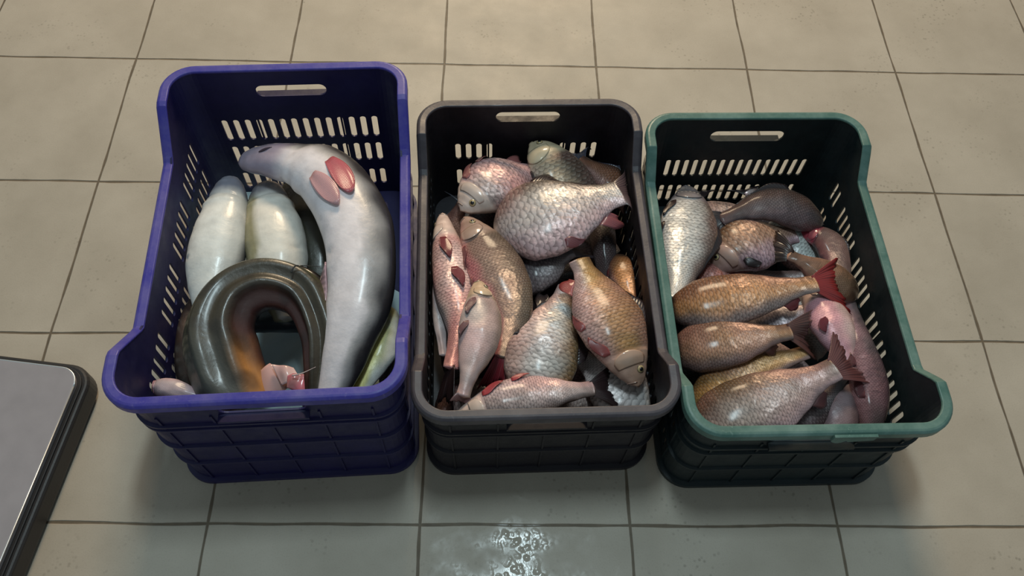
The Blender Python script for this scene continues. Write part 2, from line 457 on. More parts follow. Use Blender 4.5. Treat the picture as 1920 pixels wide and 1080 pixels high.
class Body:
    def __init__(s, spine, W, r, thd, profs, wtab=None, blunt=False):
        s.blunt = blunt
        P = [un(p[0], p[1], p[2] + .018) for p in spine]; W *= 1.07; s.C = catmull(P, 40)
        acc = [0]
        for a, b in zip(s.C, s.C[1:]): acc.append(acc[-1] + (b - a).length)
        s.L = acc[-1]; s.acc = acc; s.thd = thd; s.profs = profs; s.r = r; s.wtab = wtab
        # half width in metres so that the outline is W pixels wide at its widest
        c, S, U, Tn = s.frame(.45 if not wtab else .5)
        p0 = proj(c); e = 1e-3
        JT = (proj(c + Tn * e) - p0) / e; JS = (proj(c + S * e) - p0) / e; JU = (proj(c + U * e) - p0) / e
        n = Vector((-JT.y, JT.x)).normalized()
        s.w = (W / 2) / math.sqrt(n.dot(JS) ** 2 + (r * n.dot(JU)) ** 2)
    def frame(s, t):
        d = min(max(t, 0), 1) * s.L; lo, hi = 0, len(s.acc) - 1
        while hi - lo > 1:
            m = (lo + hi) // 2
            if s.acc[m] <= d: lo = m
            else: hi = m
        f = (d - s.acc[lo]) / max(1e-9, s.acc[hi] - s.acc[lo]); c = s.C[lo].lerp(s.C[hi], f)
        a = s.C[max(0, lo - 3)]; b = s.C[min(len(s.C) - 1, hi + 3)]
        Tn = (b - a).normalized(); S = Tn.cross(Vector((0, 0, 1))).normalized(); U = S.cross(Tn)
        return c, S, U, Tn
    def half(s, t):
        if s.blunt:
            e = math.sqrt(max(0, 1 - (1 - min(1, t / .26)) ** 2)) * .92 + .08; q = .17 + .83 * t
            return interp(s.profs[0], q) * s.w * e, interp(s.profs[1], q) * s.w * e, interp(s.profs[2], q) * s.w * s.r * e
        if s.wtab:
            k = interp(s.wtab, t); return k * s.w, k * s.w, k * s.w * s.r
        return interp(s.profs[0], t) * s.w, interp(s.profs[1], t) * s.w, interp(s.profs[2], t) * s.w * s.r
    def surf(s, t, th, off=0.0, disp=None):
        c, S, U, Tn = s.frame(t); D, Vn, H = s.half(t)
        k = (math.cos(th - s.thd) + 1) / 2; hw = Vn + (D - Vn) * k
        if abs(math.sin(s.thd)) > .8: hw = max(D, Vn) * .5 + min(D, Vn) * .5
        # recentre so that both outlines sit right
        x, y = math.cos(th) * (hw + off), math.sin(th) * (H + off)
        if disp: q = 1 + disp(t, th) / max(hw, 1e-3); x *= q; y *= q
        return c + S * x + U * y
    def normal(s, t, th):
        a = s.surf(t, th + .05) - s.surf(t, th - .05); b = s.surf(min(1, t + .01), th) - s.surf(max(0, t - .01), th)
        n = a.cross(b).normalized(); c = s.frame(t)[0]
        if n.dot(s.surf(t, th) - c) < 0: n = -n
        return n
def patch(body, fn, nu, nv, thick, colf, name, mat, parent):
    """thin curved piece: fn(u,v)->point; closed front and back"""
    mb = MB(); G = [[fn(i / nu, j / nv) for j in range(nv + 1)] for i in range(nu + 1)]
    def nrm(i, j):
        a = G[min(nu, i + 1)][j] - G[max(0, i - 1)][j]; b = G[i][min(nv, j + 1)] - G[i][max(0, j - 1)]
        n = a.cross(b); return n.normalized() if n.length > 1e-12 else Vector((0, 0, 1))
    sk = []
    for sg in (1, -1):
        rows = []
        for i in range(nu + 1):
            e = .35 + .65 * min(1, 4 * min(i, nu - i) / nu + .2)
            rows.append([mb.vert(G[i][j] + nrm(i, j) * sg * thick * .5 * (1.25 - .9 * j / nv), colf(i / nu, j / nv)) for j in range(nv + 1)])
        for i in range(nu):
            for j in range(nv):
                mb.face((rows[i][j], rows[i + 1][j], rows[i + 1][j + 1], rows[i][j + 1]),
                        [(i / nu, j / nv), ((i + 1) / nu, j / nv), ((i + 1) / nu, (j + 1) / nv), (i / nu, (j + 1) / nv)])
        sk.append(rows)
    a, b = sk
    for i in range(nu):
        mb.face((a[i][0], a[i + 1][0], b[i + 1][0], b[i][0]), [(0, 0)] * 4); mb.face((a[i][nv], a[i + 1][nv], b[i + 1][nv], b[i][nv]), [(0, 0)] * 4)
    for j in range(nv):
        mb.face((a[0][j], a[0][j + 1], b[0][j + 1], b[0][j]), [(0, 0)] * 4); mb.face((a[nu][j], a[nu][j + 1], b[nu][j + 1], b[nu][j]), [(0, 0)] * 4)
    return mb.build(name, mat, parent, world=True)
def make_eye(body, t, th, r, parent, iris):
    p = body.surf(t, th); n = body.normal(t, th); x = n.orthogonal().normalized(); y = n.cross(x); mb = MB(); rows = []
    for rr, h, c in ((1.15, -.25, (.05, .04, .035)), (1.05, .02, (.06, .045, .04)), (.95, .22, iris), (.62, .38, iris), (.45, .44, iris)):
        rows.append([mb.vert(p + n * h * r + (x * math.cos(2 * PI * j / 16) + y * math.sin(2 * PI * j / 16)) * r * rr, c) for j in range(16)])
    mb.quadgrid(rows, True); mb.face(rows[0]); mb.face(rows[-1]); e_ = mb.build('eye', M_EYE, parent, world=True)
    mb = MB(); rows = []
    for rr, h in ((.56, .36), (.55, .44), (.3, .56), (.05, .60)):
        rows.append([mb.vert(p + n * h * r + (x * math.cos(2 * PI * j / 14) + y * math.sin(2 * PI * j / 14)) * r * rr, (.008, .008, .01)) for j in range(14)])
    mb.quadgrid(rows, True); mb.face(rows[0]); mb.face(rows[-1]); q_ = mb.build('pupil', M_EYE); q_.parent = e_
NF = [0]
def colfn(pal, seed, pink, pinkc, hd=(.18, .25), cth=(-.75, -.15, .15, .85), colx=None, mot=1.0):
    back, flank, belly, head = pal
    def f(t, s, p, th=0):
        n = noise.noise(Vector((p.x * 13 + seed, p.y * 13, p.z * 13))) * .5 + .5; n2 = noise.noise(Vector((p.x * 32, p.y * 32 + seed, p.z * 32))) * .5 + .5
        q = s + (n2 - .5) * .5 + (n - .5) * .4
        c = mixc(belly, flank, sm(cth[0], cth[1], q)); c = mixc(c, back, sm(cth[2], cth[3], q))
        if colx: c = colx(t, s, c, n, n2, th)
        c = mixc(c, pinkc, pink * sm(.40, .75, n * .8 + n2 * .2 + .18 * sm(.1, -.9, s)))
        c = mixc(c, head, .85 * (1 - sm(hd[0], hd[1], t))); n3 = noise.noise(Vector((p.x * 95, p.y * 95, p.z * 95 + seed))); c = tuple(x * max(.3, (1 + mot * (-.26 + .44 * n2 + .22 * n3))) for x in c)
        return c
    return f
def fish(label, cat, group, spine, W, dorsal='L', roll=0, r=.44, pal=None, pink=.4, pinkc=rgb(206, 146, 148), rows=24, fins='dtapv', finc=rgb(60, 48, 48),
         tail=1.0, tailbend=0, tailspread=1.0, tailc=None, eye=True, head=True, name='carp', wtab=None, eyer=.0052, NTt=84, scl=1.0, extra=None, redfin=None, cth=(-.75, -.15, .15, .85), colx=None, hd=None):
    """dorsal: side of the back seen along head to tail; roll>0 turns the back up, roll<0 the belly up"""
    NF[0] += 1; seed = NF[0] * 3.7
    thd = 0.0 if dorsal == 'R' else PI
    thd = thd + math.radians(roll) * (1 if dorsal == 'R' else -1)
    blunt = not head and not wtab; B = Body(spine, W, r, thd, (CARP_D, CARP_V, CARP_T), wtab, blunt)
    c0 = B.frame(.5)[0]; root = empty(name, (c0.x, c0.y, c0.z - B.w * r)); tag(root, label, cat, group)
    cf = colfn(pal, seed, pink, pinkc, hd or ((.18, .25) if head else (.0, .07)), cth, colx, .38 if wtab else 1.0); NA = 40; mb = MB(); rws = []
    def disp(t, th):
        d = 0
        if head:
            a = abs(math.sin(th - thd)); te = .225 - .05 * (1 - a) 
            d += -.0018 * math.exp(-((t - te - .004) / .006) ** 2) * sm(.25, .6, a) + .0010 * sm(te - .03, te - .004, t) * (1 - sm(te - .004, te + .002, t)) * sm(.2, .6, a)
        d += .0016 * noise.noise(Vector((t * 5 + seed, math.cos(th) * 1.5, math.sin(th) * 1.5)))
        if extra: d += extra(t, th - thd)
        return d
    circ = []; uu = 0; U_ = [0]; ts = [(i / NTt) ** 1.18 for i in range(NTt + 1)]
    D0, V0, H0 = B.half(.45); cm = PI * (3 * ((D0 + V0) / 2 + H0) - math.sqrt((3 * (D0 + V0) / 2 + H0) * ((D0 + V0) / 2 + 3 * H0)))
    for a, b in zip(ts, ts[1:]):
        D, Vn, H = B.half((a + b) / 2); k = max(.45, ((D + Vn) / (D0 + V0)) ** .7); uu += (b - a) * B.L / (cm / rows * k * 1.25); U_.append(uu)
    for i, t in enumerate(ts):
        row = []
        for j in range(NA):
            th = 2 * PI * j / NA; p = B.surf(t, th, 0, disp); s_ = math.cos(th - thd)
            row.append(mb.vert(p, cf(t, s_, p, th), (sm(.20, .25, t) if head else sm(.01, .05, t)) * scl))
        rws.append(row)
    for i in range(NTt):
        for j in range(NA):
            j2 = (j + 1) % NA; v0, v1 = rows * j / NA, rows * (j + 1) / NA
            mb.face((rws[i][j], rws[i][j2], rws[i + 1][j2], rws[i + 1][j]), [(U_[i], v0), (U_[i], v1), (U_[i + 1], v1), (U_[i + 1], v0)])
    for q, t, tt in ((rws[0], 0, -.004), (rws[-1], 1, .004)):
        c, S, U, Tn = B.frame(t); vtx = mb.vert(c + Tn * tt, cf(t, 0, c), 0)
        for j in range(NA): mb.face((q[j], q[(j + 1) % NA], vtx), [(0, 0)] * 3)
    mb.build('body', M_FISH, root, world=True)
    tc = tailc or finc; L = B.L
    flanks = [th for th in (thd + PI / 2, thd - PI / 2) if math.sin(th) > -.35]
    def sdir(th): return 1 if math.sin(th - thd) > 0 else -1
    if head and not wtab:
        for th in flanks:
            sg = sdir(th); gc = mixc(pal[3], rgb(214, 200, 182), .3)
            if eye: make_eye(B, .088, th - sg * .42, eyer, root, rgb(170, 150, 110))
            def gf(u, v, th=th, sg=sg):
                a = (u - .5) * 2; te = .222 - .055 * a * a
                t = .125 + (te - .125) * v; return B.surf(t, th + a * .80 + sg * .10, .0006 + .0019 * math.sin(v * PI * .62) * (1 - .8 * a * a))
            def gcol(u, v, th=th): p = gf(u, v); return mixc(cf(.1, 0, p), gc, .4 * (1 - abs(u - .5) * 2))
            patch(B, gf, 14, 10, .0012, gcol, 'gill_cover', M_WET, root)
        mbm = MB(); pts = [B.surf(.030 - .012 * abs(math.sin(a)), thd + PI + a, .0006) for a in [(-1.5 + 3 * i / 14) for i in range(15)]]
        mbm.tube(pts, .0011, 6, mixc(pal[3], (.05, .02, .02), .55)); mbm.build('mouth', M_WET, root, world=True)
    def finpatch(nm, t0, t1, th0, hgt, sweep, lean, shape, col, nu=18):
        def fn(u, v):
            t = t0 + (t1 - t0) * u; b = B.surf(t, th0, -.002); n = B.normal(t, th0); c, S, U, Tn = B.frame(t)
            side = n.cross(Tn).normalized()
            d = (n * math.cos(lean) + side * math.sin(lean) + Tn * sweep).normalized()
            d2 = (d + Vector((0, 0, -.25 * v))).normalized()
            return b + d2 * (shape(u) * hgt * v) + side * math.sin(u * 9 + seed) * .0012 * v
        patch(B, fn, nu, 4, .0011, lambda u, v: mixc(col, tuple(x * .6 for x in col), v * .6), nm, M_FIN, root)
    if 'd' in fins: finpatch('dorsal_fin', .36, .80, thd, B.w * .42, .9, .15, lambda u: (.35 + .65 * math.exp(-((u - .18) / .25) ** 2)) * (1 - .3 * u), finc)
    if 'a' in fins: finpatch('anal_fin', .72, .84, thd + PI, B.w * .55, 1.0, -.1, lambda u: .4 + .6 * math.exp(-((u - .3) / .4) ** 2), redfin or finc, 10)
    def leaf(nm, tb, tl, tho, th, col, spread, o1):
        sg = sdir(th); base = th + sg * tho
        def fn(u, v):
            a = (u - .5) * 2; ln = 1 - .35 * abs(a) ** 1.7
            k = (.25 + math.sin(PI * min(1, v * .8 + .1))) * .8
            return B.surf(tb + tl * v * ln, base + a * (.04 + spread * k) + sg * .18 * v, .0010 + o1 * v)
        patch(B, fn, 10, 7, .0011, lambda u, v: mixc(col, tuple(x * .65 for x in col), v * .6), nm, M_FIN, root)
    for th in flanks:
        if 'p' in fins: leaf('pectoral_fin', .235, .15, .85, th, redfin or finc, .26, .003)
        if 'v' in fins: leaf('pelvic_fin', .44, .13, 1.12, th, redfin or finc, .22, .004)
    if 't' in fins and tail:
        c, S, U, Tn = B.frame(1); Dd = (S * math.cos(thd) + U * math.sin(thd)); D, Vn, H = B.half(1); lt = .25 * L * tail
        if wtab: lt = .12 * tail
        nside = Tn.cross(Dd).normalized()
        ang = math.radians(tailbend); Tb = Tn * math.cos(ang) + S * math.sin(ang)
        def fn(u, v):
            a = (u - .5) * 2; b = c - Tn * .004 + Dd * a * max(D, .006) * .9
            d = (Tb + Dd * a * .62 * tailspread).normalized(); ln = lt * (.66 + .40 * abs(a) ** 1.2) * (1 + .045 * math.sin(u * 27 + seed * 3) + .035 * math.sin(u * 71 + seed))
            return b + d * ln * v + nside * (.004 * math.sin(a * 3 + seed) * v) + Vector((0, 0, -.012 * v * v * tail))
        patch(B, fn, 34, 8, .0013, lambda u, v: mixc(tc, tuple(x * .55 for x in tc), v * .7), 'tail_fin', M_FIN, root)
    root['_'] = 0; del root['_']
    return root, B

P_SIL = (rgb(120, 104, 92), rgb(206, 198, 194), rgb(214, 186, 186), rgb(178, 158, 146))
P_PINK = (rgb(160, 134, 126), rgb(206, 182, 178), rgb(226, 196, 194), rgb(208, 186, 174))
P_GREY = (rgb(84, 72, 66), rgb(126, 112, 108), rgb(190, 160, 158), rgb(140, 118, 108))
P_GOLD = (rgb(150, 104, 54), rgb(208, 154, 88), rgb(206, 170, 160), rgb(180, 146, 128))
P_DARK = (rgb(52, 46, 48), rgb(96, 88, 92), rgb(140, 126, 128), rgb(90, 80, 80))
P_BRONZ = (rgb(128, 84, 54), rgb(186, 132, 84), rgb(150, 130, 124), rgb(150, 104, 84))
FD = rgb(52, 40, 42); FR = rgb(132, 58, 62); FP = rgb(176, 110, 108)
GK = 'carp heaped in the black crate'; GG = 'carp heaped in the green crate'; GB = 'catfish in the blue crate'

# --- black crate
CUR[0] = CK
fish('large silver carp lying across the top of the heap in the black crate', 'fish', GK, [(928, 440, .158), (1045, 400, .178), (1162, 362, .176)], 142, 'L', 0, .42, P_SIL, .30, fins='dtav', finc=FD, redfin=rgb(150, 84, 90), eye=False, tailc=rgb(92, 74, 78), tailbend=10, rows=24, head=False)
fish('pinkish carp facing left beside the large silver carp in the black crate', 'fish', GK, [(866, 393, .160), (925, 348, .158), (1010, 318, .135)], 104, 'R', 0, .46, P_PINK, .7, fins='dapv', finc=FP, rows=22, eyer=.0058)
fish('carp with its olive head poking up above the large silver carp in the black crate', 'fish', GK, [(1002, 260, .150), (1034, 312, .145), (1092, 395, .11), (1150, 480, .07)], 104, 'L', 28, .5, (rgb(90, 76, 60), rgb(190, 168, 142), rgb(214, 190, 172), rgb(206, 188, 156)), .2, fins='p', finc=FD, eyer=.0056)
fish('dark reddish carp at the back right of the black crate with its tail up', 'fish', GK, [(1215, 395, .10), (1150, 340, .125), (1088, 300, .135)], 66, 'R', 10, .5, (rgb(90, 58, 44), rgb(150, 98, 72), rgb(150, 110, 100), rgb(120, 84, 70)), .2, fins='dta', finc=rgb(74, 74, 90), tailbend=50, tail=1.7, eye=False, head=False)
fish('brown carp at the back left of the black crate, grey tail fin against the wall', 'fish', GK, [(842, 500, .08), (842, 440, .10), (868, 378, .115)], 62, 'L', 30, .5, (rgb(110, 70, 50), rgb(166, 112, 84), rgb(160, 120, 110), rgb(120, 90, 76)), .2, fins='dt', finc=rgb(84, 84, 96), tailbend=-55, eye=False, head=False)
fish('pink carp lying along the left wall of the black crate with its snout up', 'fish', GK, [(830, 402, .145), (838, 480, .150), (862, 600, .145), (845, 690, .13)], 78, 'R', -55, .75, P_PINK, .8, rgb(206, 128, 128), fins='tpva', finc=FD, redfin=rgb(140, 60, 66), tailc=rgb(48, 32, 34), tailbend=0, tailspread=.5, tail=1.0)
fish('olive grey carp with a pink belly edge, left of the middle of the black crate', 'fish', GK, [(872, 408, .155), (922, 490, .165), (962, 580, .160), (945, 670, .14)], 98, 'L', 15, .5, (rgb(104, 88, 74), rgb(142, 122, 110), rgb(220, 136, 142), rgb(170, 140, 126)), .10, rgb(214, 120, 126), rows=34, fins='tapv', finc=FD, redfin=FR, tailc=rgb(140, 44, 56), tailspread=.6, tail=.8)
fish('small pale carp with snout up at the front left of the black crate', 'fish', GK, [(898, 528, .185), (900, 620, .190), (880, 700, .180), (868, 742, .17)], 76, 'L', -25, .8, (rgb(150, 132, 116), rgb(196, 166, 160), rgb(206, 190, 186), rgb(206, 176, 140)), .45, rows=34, fins='pvt', finc=rgb(150, 108, 108), tail=.35, scl=.35, eyer=.0042)
fish('pale carp with big white scales, front centre of the black crate', 'fish', GK, [(992, 760, .135), (1022, 650, .150), (1066, 540, .135)], 128, 'R', 0, .42, (rgb(150, 120, 84), rgb(210, 204, 198), rgb(224, 190, 178), rgb(190, 170, 160)), .30, fins='dav', finc=FD, rows=24, head=False)
fish('golden carp with its head down at the front right of the black crate', 'fish', GK, [(1196, 722, .165), (1148, 610, .185), (1086, 488, .175)], 118, 'R', 0, .44, P_GOLD, .5, rgb(214, 150, 142), fins='dapv', finc=FD, redfin=rgb(170, 80, 78), rows=30, eyer=.0058)
fish('pink silver carp lying along the front wall of the black crate', 'fish', GK, [(852, 786, .150), (960, 752, .160), (1112, 728, .155)], 82, 'R', -15, .7, P_PINK, .5, rows=28, fins='tpv', finc=FD, redfin=rgb(190, 70, 76), tailc=rgb(58, 42, 44), tail=.8)
fish('white scaled carp under the golden one, in the front right corner of the black crate', 'fish', GK, [(1235, 800, .10), (1165, 735, .12), (1090, 670, .10)], 110, 'R', 0, .42, (rgb(150, 130, 120), rgb(216, 210, 208), rgb(210, 196, 192), rgb(150, 130, 126)), .15, rows=20, fins='d', finc=FD, eye=False, head=False)
fish('dark grey scaled carp half hidden below the large silver carp', 'fish', GK, [(950, 530, .115), (1015, 500, .13), (1070, 470, .125)], 82, 'L', 10, .5, P_DARK, .1, rows=24, fins='dt', finc=rgb(66, 56, 60), tailc=rgb(82, 70, 76), tailbend=-15, eye=False, tail=1.3, head=False)
fish('slim grey carp seen edge on by the right wall of the black crate', 'fish', GK, [(1128, 400, .10), (1132, 470, .105), (1140, 560, .09)], 46, 'R', 80, 1.0, P_DARK, .1, rows=24, fins='d', finc=FD, eye=False, head=False)
fish('small brown carp low down against the right wall of the black crate', 'fish', GK, [(1155, 480, .10), (1180, 530, .115), (1205, 620, .10)], 62, 'L', 30, .6, P_BRONZ, .5, rgb(150, 60, 60), rows=24, fins='p', finc=FR, eye=False, head=False)
fish('thin white belly of a carp squeezed against the left wall of the black crate', 'fish', GK, [(815, 520, .115), (822, 590, .125), (832, 665, .115)], 42, 'R', -70, .8, (rgb(120, 104, 100), rgb(186, 172, 172), rgb(206, 196, 194), rgb(170, 140, 136)), .3, fins='', eye=False, scl=.3, head=False)
# --- green crate
CUR[0] = CG
fish('large silver carp with coarse scales along the left wall of the green crate', 'fish', GG, [(1290, 350, .135), (1290, 430, .15), (1272, 560, .14)], 104, 'L', 0, .46, (rgb(112, 94, 88), rgb(196, 196, 196), rgb(214, 214, 214), rgb(112, 96, 98)), .1, fins='dpv', finc=FD, redfin=rgb(60, 42, 44), rows=26, eye=False)
fish('dark grey carp lying across the back of the green crate', 'fish', GG, [(1542, 420, .125), (1448, 384, .145), (1352, 410, .14)], 66, 'R', 20, .55, (rgb(112, 84, 74), rgb(104, 94, 98), rgb(90, 80, 84), rgb(90, 78, 78)), .15, fins='dta', finc=FD, rows=32, tailbend=-8, eye=False, head=False)
fish('brown carp with a lilac gill cover and its eye showing in the green crate', 'fish', GG, [(1338, 505, .115), (1395, 462, .13), (1490, 440, .115)], 100, 'L', 0, .5, (rgb(112, 80, 56), rgb(160, 122, 100), rgb(180, 150, 158), rgb(166, 132, 122)), .4, rgb(176, 136, 150), fins='p', finc=FD, rows=24, eyer=.005)
fish('bronze carp whose dark ragged tail lies over the lilac gilled one', 'fish', GG, [(1605, 560, .125), (1540, 512, .145), (1480, 478, .15)], 62, 'R', 40, .7, (rgb(180, 134, 102), rgb(196, 148, 118), rgb(170, 130, 120), rgb(150, 110, 96)), .2, fins='t', finc=rgb(66, 44, 34), tailc=rgb(58, 36, 28), rows=40, tail=1.5, tailspread=1.1, eye=False, head=False)
fish('golden carp with a red tail, uppermost in the middle of the green crate', 'fish', GG, [(1248, 586, .150), (1395, 556, .175), (1530, 532, .17)], 94, 'L', 15, .5, P_BRONZ, .1, fins='ta', finc=FR, tailc=rgb(150, 44, 44), rows=24, eye=False, tailbend=8, head=False)
fish('golden brown carp just in front of the red tailed one, its brown tail pointing right', 'fish', GG, [(1252, 666, .138), (1370, 640, .165), (1482, 622, .16)], 92, 'L', 20, .55, (rgb(130, 92, 70), rgb(176, 132, 98), rgb(140, 118, 112), rgb(140, 100, 84)), .25, fins='ta', finc=rgb(92, 56, 50), tailc=rgb(98, 62, 56), rows=32, eye=False, tailbend=14, head=False)
fish('orange scaled carp wedged below the big silver one at the front of the green crate', 'fish', GG, [(1290, 765, .125), (1395, 702, .14), (1512, 660, .135)], 78, 'L', 15, .55, P_GOLD, .2, fins='', rows=22, eye=False, head=False)
fish('big silver pink carp at the very front of the green crate', 'fish', GG, [(1290, 830, .155), (1430, 758, .185), (1566, 692, .175)], 134, 'L', 10, .46, (rgb(112, 84, 56), rgb(176, 160, 152), rgb(206, 180, 180), rgb(92, 92, 84)), .35, fins='tav', finc=rgb(110, 70, 72), tailc=rgb(110, 66, 66), rows=34, eye=False, tailbend=-12, tail=.9, head=False)
fish('small silver carp showing between the two golden ones in the green crate', 'fish', GG, [(1400, 620, .11), (1465, 600, .125), (1530, 575, .115)], 60, 'L', 0, .5, (rgb(150, 130, 130), rgb(190, 180, 184), rgb(190, 160, 170), rgb(150, 130, 130)), .3, fins='', rows=20, eye=False, head=False)
fish('pink carp lying head down beside the right ends of the golden carp', 'fish', GG, [(1510, 545, .125), (1560, 610, .14), (1600, 700, .125)], 74, 'L', -30, .7, P_PINK, .8, rgb(206, 140, 156), fins='va', finc=rgb(120, 50, 60), redfin=rgb(120, 44, 56), rows=36, eye=False, scl=.5)
fish('long greyish pink carp running along the right wall of the green crate', 'fish', GG, [(1628, 830, .120), (1630, 730, .130), (1612, 640, .130), (1588, 550, .115)], 68, 'R', -10, .7, (rgb(104, 84, 84), rgb(150, 124, 124), rgb(196, 150, 150), rgb(190, 130, 134)), .5, rgb(190, 120, 126), fins='pvat', finc=rgb(92, 52, 56), redfin=rgb(110, 56, 60), rows=34, eye=False, head=False)
fish('dusky carp curled in the back right corner of the green crate with a red mouth', 'fish', GG, [(1500, 432, .11), (1556, 460, .12), (1592, 550, .105)], 54, 'L', 20, .6, (rgb(120, 96, 96), rgb(120, 100, 102), rgb(130, 96, 98), rgb(170, 50, 70)), .3, rgb(150, 60, 74), fins='d', finc=FD, rows=40, eye=False)
fish('pale silver scaled carp glimpsed under the dark one at the back of the green crate', 'fish', GG, [(1440, 420, .095), (1480, 450, .10), (1540, 500, .09)], 66, 'L', 0, .5, (rgb(140, 140, 140), rgb(200, 206, 202), rgb(190, 190, 190), rgb(150, 150, 150)), .0, fins='', rows=18, eye=False, head=False)
fish('grey scaled carp under the front right edge of the big silver pink one', 'fish', GG, [(1460, 840, .125), (1520, 775, .135), (1590, 700, .125)], 66, 'R', 0, .55, P_DARK, .1, fins='', rows=20, eye=False, head=False)
fish('dull mauve carp in the front of the green crate beside the long one', 'fish', GG, [(1560, 860, .12), (1575, 780, .13), (1590, 700, .11)], 72, 'R', 0, .6, (rgb(90, 74, 76), rgb(130, 112, 116), rgb(120, 100, 104), rgb(110, 92, 96)), .1, fins='', rows=40, eye=False, scl=.4, head=False)
fish('dim carp low at the left of the green crate with a reddened flank', 'fish', GG, [(1275, 545, .10), (1330, 520, .11), (1400, 500, .095)], 58, 'L', 0, .6, (rgb(120, 60, 50), rgb(150, 80, 64), rgb(130, 60, 56), rgb(110, 60, 54)), .3, fins='', rows=24, eye=False, head=False)

CUR[0] = CB
# --- blue crate: catfish
def wels(label, spine, W, dorsal, roll, pal, wtab, name='catfish', group=GB, **kw):
    return fish(label, 'fish', group, spine, W, dorsal, roll, kw.pop('r', .8), pal, kw.pop('pink', .0), wtab=wtab, head=False, scl=0, name=name, eye=False, fins=kw.pop('fins', ''), NTt=110, **kw)
W_PALE = (rgb(52, 48, 50), rgb(150, 146, 146), rgb(226, 216, 218), rgb(140, 126, 146))
W_GREY = (rgb(84, 84, 86), rgb(196, 196, 192), rgb(226, 226, 222), rgb(120, 118, 136))
W_OLIV = (rgb(52, 50, 38), rgb(74, 70, 54), rgb(100, 70, 60), rgb(80, 72, 56))
CT = [(0, .22), (.02, .36), (.06, .50), (.14, .64), (.24, .80), (.38, .96), (.5, 1.0), (.62, .96), (.75, .80), (.88, .58), (1, .34)]
def belly_up(t, th):
    th = (th + PI) % (2 * PI) - PI; a = abs(abs(th) - PI)
    d = -.0030 * math.exp(-((t - .20 - .03 * math.cos(th)) / .012) ** 2) * (a < 1.9) + .002 * math.exp(-((t - .235) / .02) ** 2) * (a < 1.7)
    d += -.004 * math.exp(-((t - .60) / .012) ** 2 - ((a - .05) / .06) ** 2)
    d += -.0022 * math.exp(-((a - 1.15) / .07) ** 2) * sm(.02, .05, t) * (1 - sm(.14, .17, t))
    return d
B1, b1 = wels('long pale catfish curved belly up in the blue crate, with red fins', [(452, 302, .205), (520, 302, .225), (610, 330, .24), (668, 420, .245), (680, 520, .24), (655, 640, .225), (622, 745, .20)], 122, 'L', -26, W_PALE,
     [(0, .18), (.015, .34), (.05, .48), (.12, .62), (.20, .72), (.26, .92), (.36, 1.0), (.5, 1.02), (.64, 1.02), (.76, .88), (.88, .62), (1, .40)], r=.72, extra=belly_up, cth=(-.30, .12, .05, .55), hd=(.13, .20))
B2, b2 = wels('grey white catfish with its snout up at the left of the blue crate', [(432, 335, .17), (424, 400, .18), (404, 490, .18), (392, 620, .165)], 104, 'L', -25, W_GREY, CT, r=.7, extra=belly_up, cth=(-.3, .2, .4, 1.0), hd=(.10, .22))
B3, b3 = wels('olive marked pale catfish, snout up, right of the grey white one in the blue crate', [(500, 345, .165), (506, 400, .175), (520, 480, .175), (535, 600, .155)], 112, 'R', -40, (rgb(90, 84, 60), rgb(150, 142, 110), rgb(224, 218, 208), rgb(110, 108, 122)), CT, r=.7, extra=belly_up, cth=(-.35, .0, .2, .8), hd=(.10, .22))
B4, b4 = wels('dark olive catfish low behind the pale curved one in the blue crate', [(540, 350, .10), (585, 400, .13), (598, 480, .135), (585, 590, .12)], 112, 'R', 40, W_OLIV, CT, r=.7)
def curl_col(t, s_, c, n, n2, th):
    out = rgb(74, 74, 50); mid = rgb(58, 52, 40); inn = rgb(74, 46, 42); deep = rgb(62, 66, 70)
    d = math.degrees(th) % 360
    if d > 270: d -= 360
    c = mixc(deep, inn, sm(-40, 0, d)); c = mixc(c, mid, sm(40, 75, d)); c = mixc(c, out, sm(110, 150, d))
    c = mixc(c, rgb(92, 94, 90), (1 - sm(.12, .30, t)) * sm(60, 100, d) * (.5 + .5 * n2))
    c = mixc(c, rgb(176, 122, 70), (1 - sm(.10, .24, t)) * (1 - sm(50, 85, d)) * sm(-30, 5, d) * sm(.35, .6, n))
    return mixc(c, rgb(30, 26, 24), .5 * sm(.55, .75, n2))
def ridges(t, th):
    k = sm(0, .12, t) * sm(1, .85, t); th = (th + PI) % (2 * PI) - PI; w = .004 * math.sin(t * 40) * .15
    return k * (.0085 * math.exp(-((th + .30 + w * 20) / .20) ** 2) + .0095 * math.exp(-((th + 1.10) / .20) ** 2) - .008 * math.exp(-((th + .70) / .22) ** 2) - .006 * math.exp(-((th + 1.6) / .3) ** 2))
B5, b5 = wels('big dark catfish curled into a ring at the front of the blue crate', [(452, 760, .185), (425, 690, .20), (412, 620, .215), (440, 560, .225), (500, 533, .23), (565, 553, .225), (598, 620, .215), (602, 690, .20), (592, 765, .18)], 104, 'L', 45,
     (rgb(66, 66, 50), rgb(84, 78, 60), rgb(96, 60, 52), rgb(150, 118, 84)),
     [(0, 1.0), (.08, 1.12), (.2, 1.15), (.32, 1.02), (.45, .92), (.58, .80), (.7, .66), (.82, .58), (.92, .5), (1, .42)], r=.85, extra=ridges, colx=curl_col, hd=(-.1, -.05))
B6, b6 = wels('brown catfish body low in the left front of the blue crate under the curled one', [(372, 560, .12), (355, 640, .13), (380, 760, .12)], 90, 'R', 40, (rgb(50, 42, 38), rgb(72, 48, 42), rgb(80, 60, 54), rgb(60, 50, 46)), CT, r=.8)
wels('slate coloured catfish glimpsed through the ring of the curled dark one', [(430, 612, .10), (520, 596, .115), (610, 612, .10)], 52, 'L', 50, (rgb(44, 50, 54), rgb(58, 66, 72), rgb(80, 88, 92), rgb(50, 54, 58)), CT, r=.8)
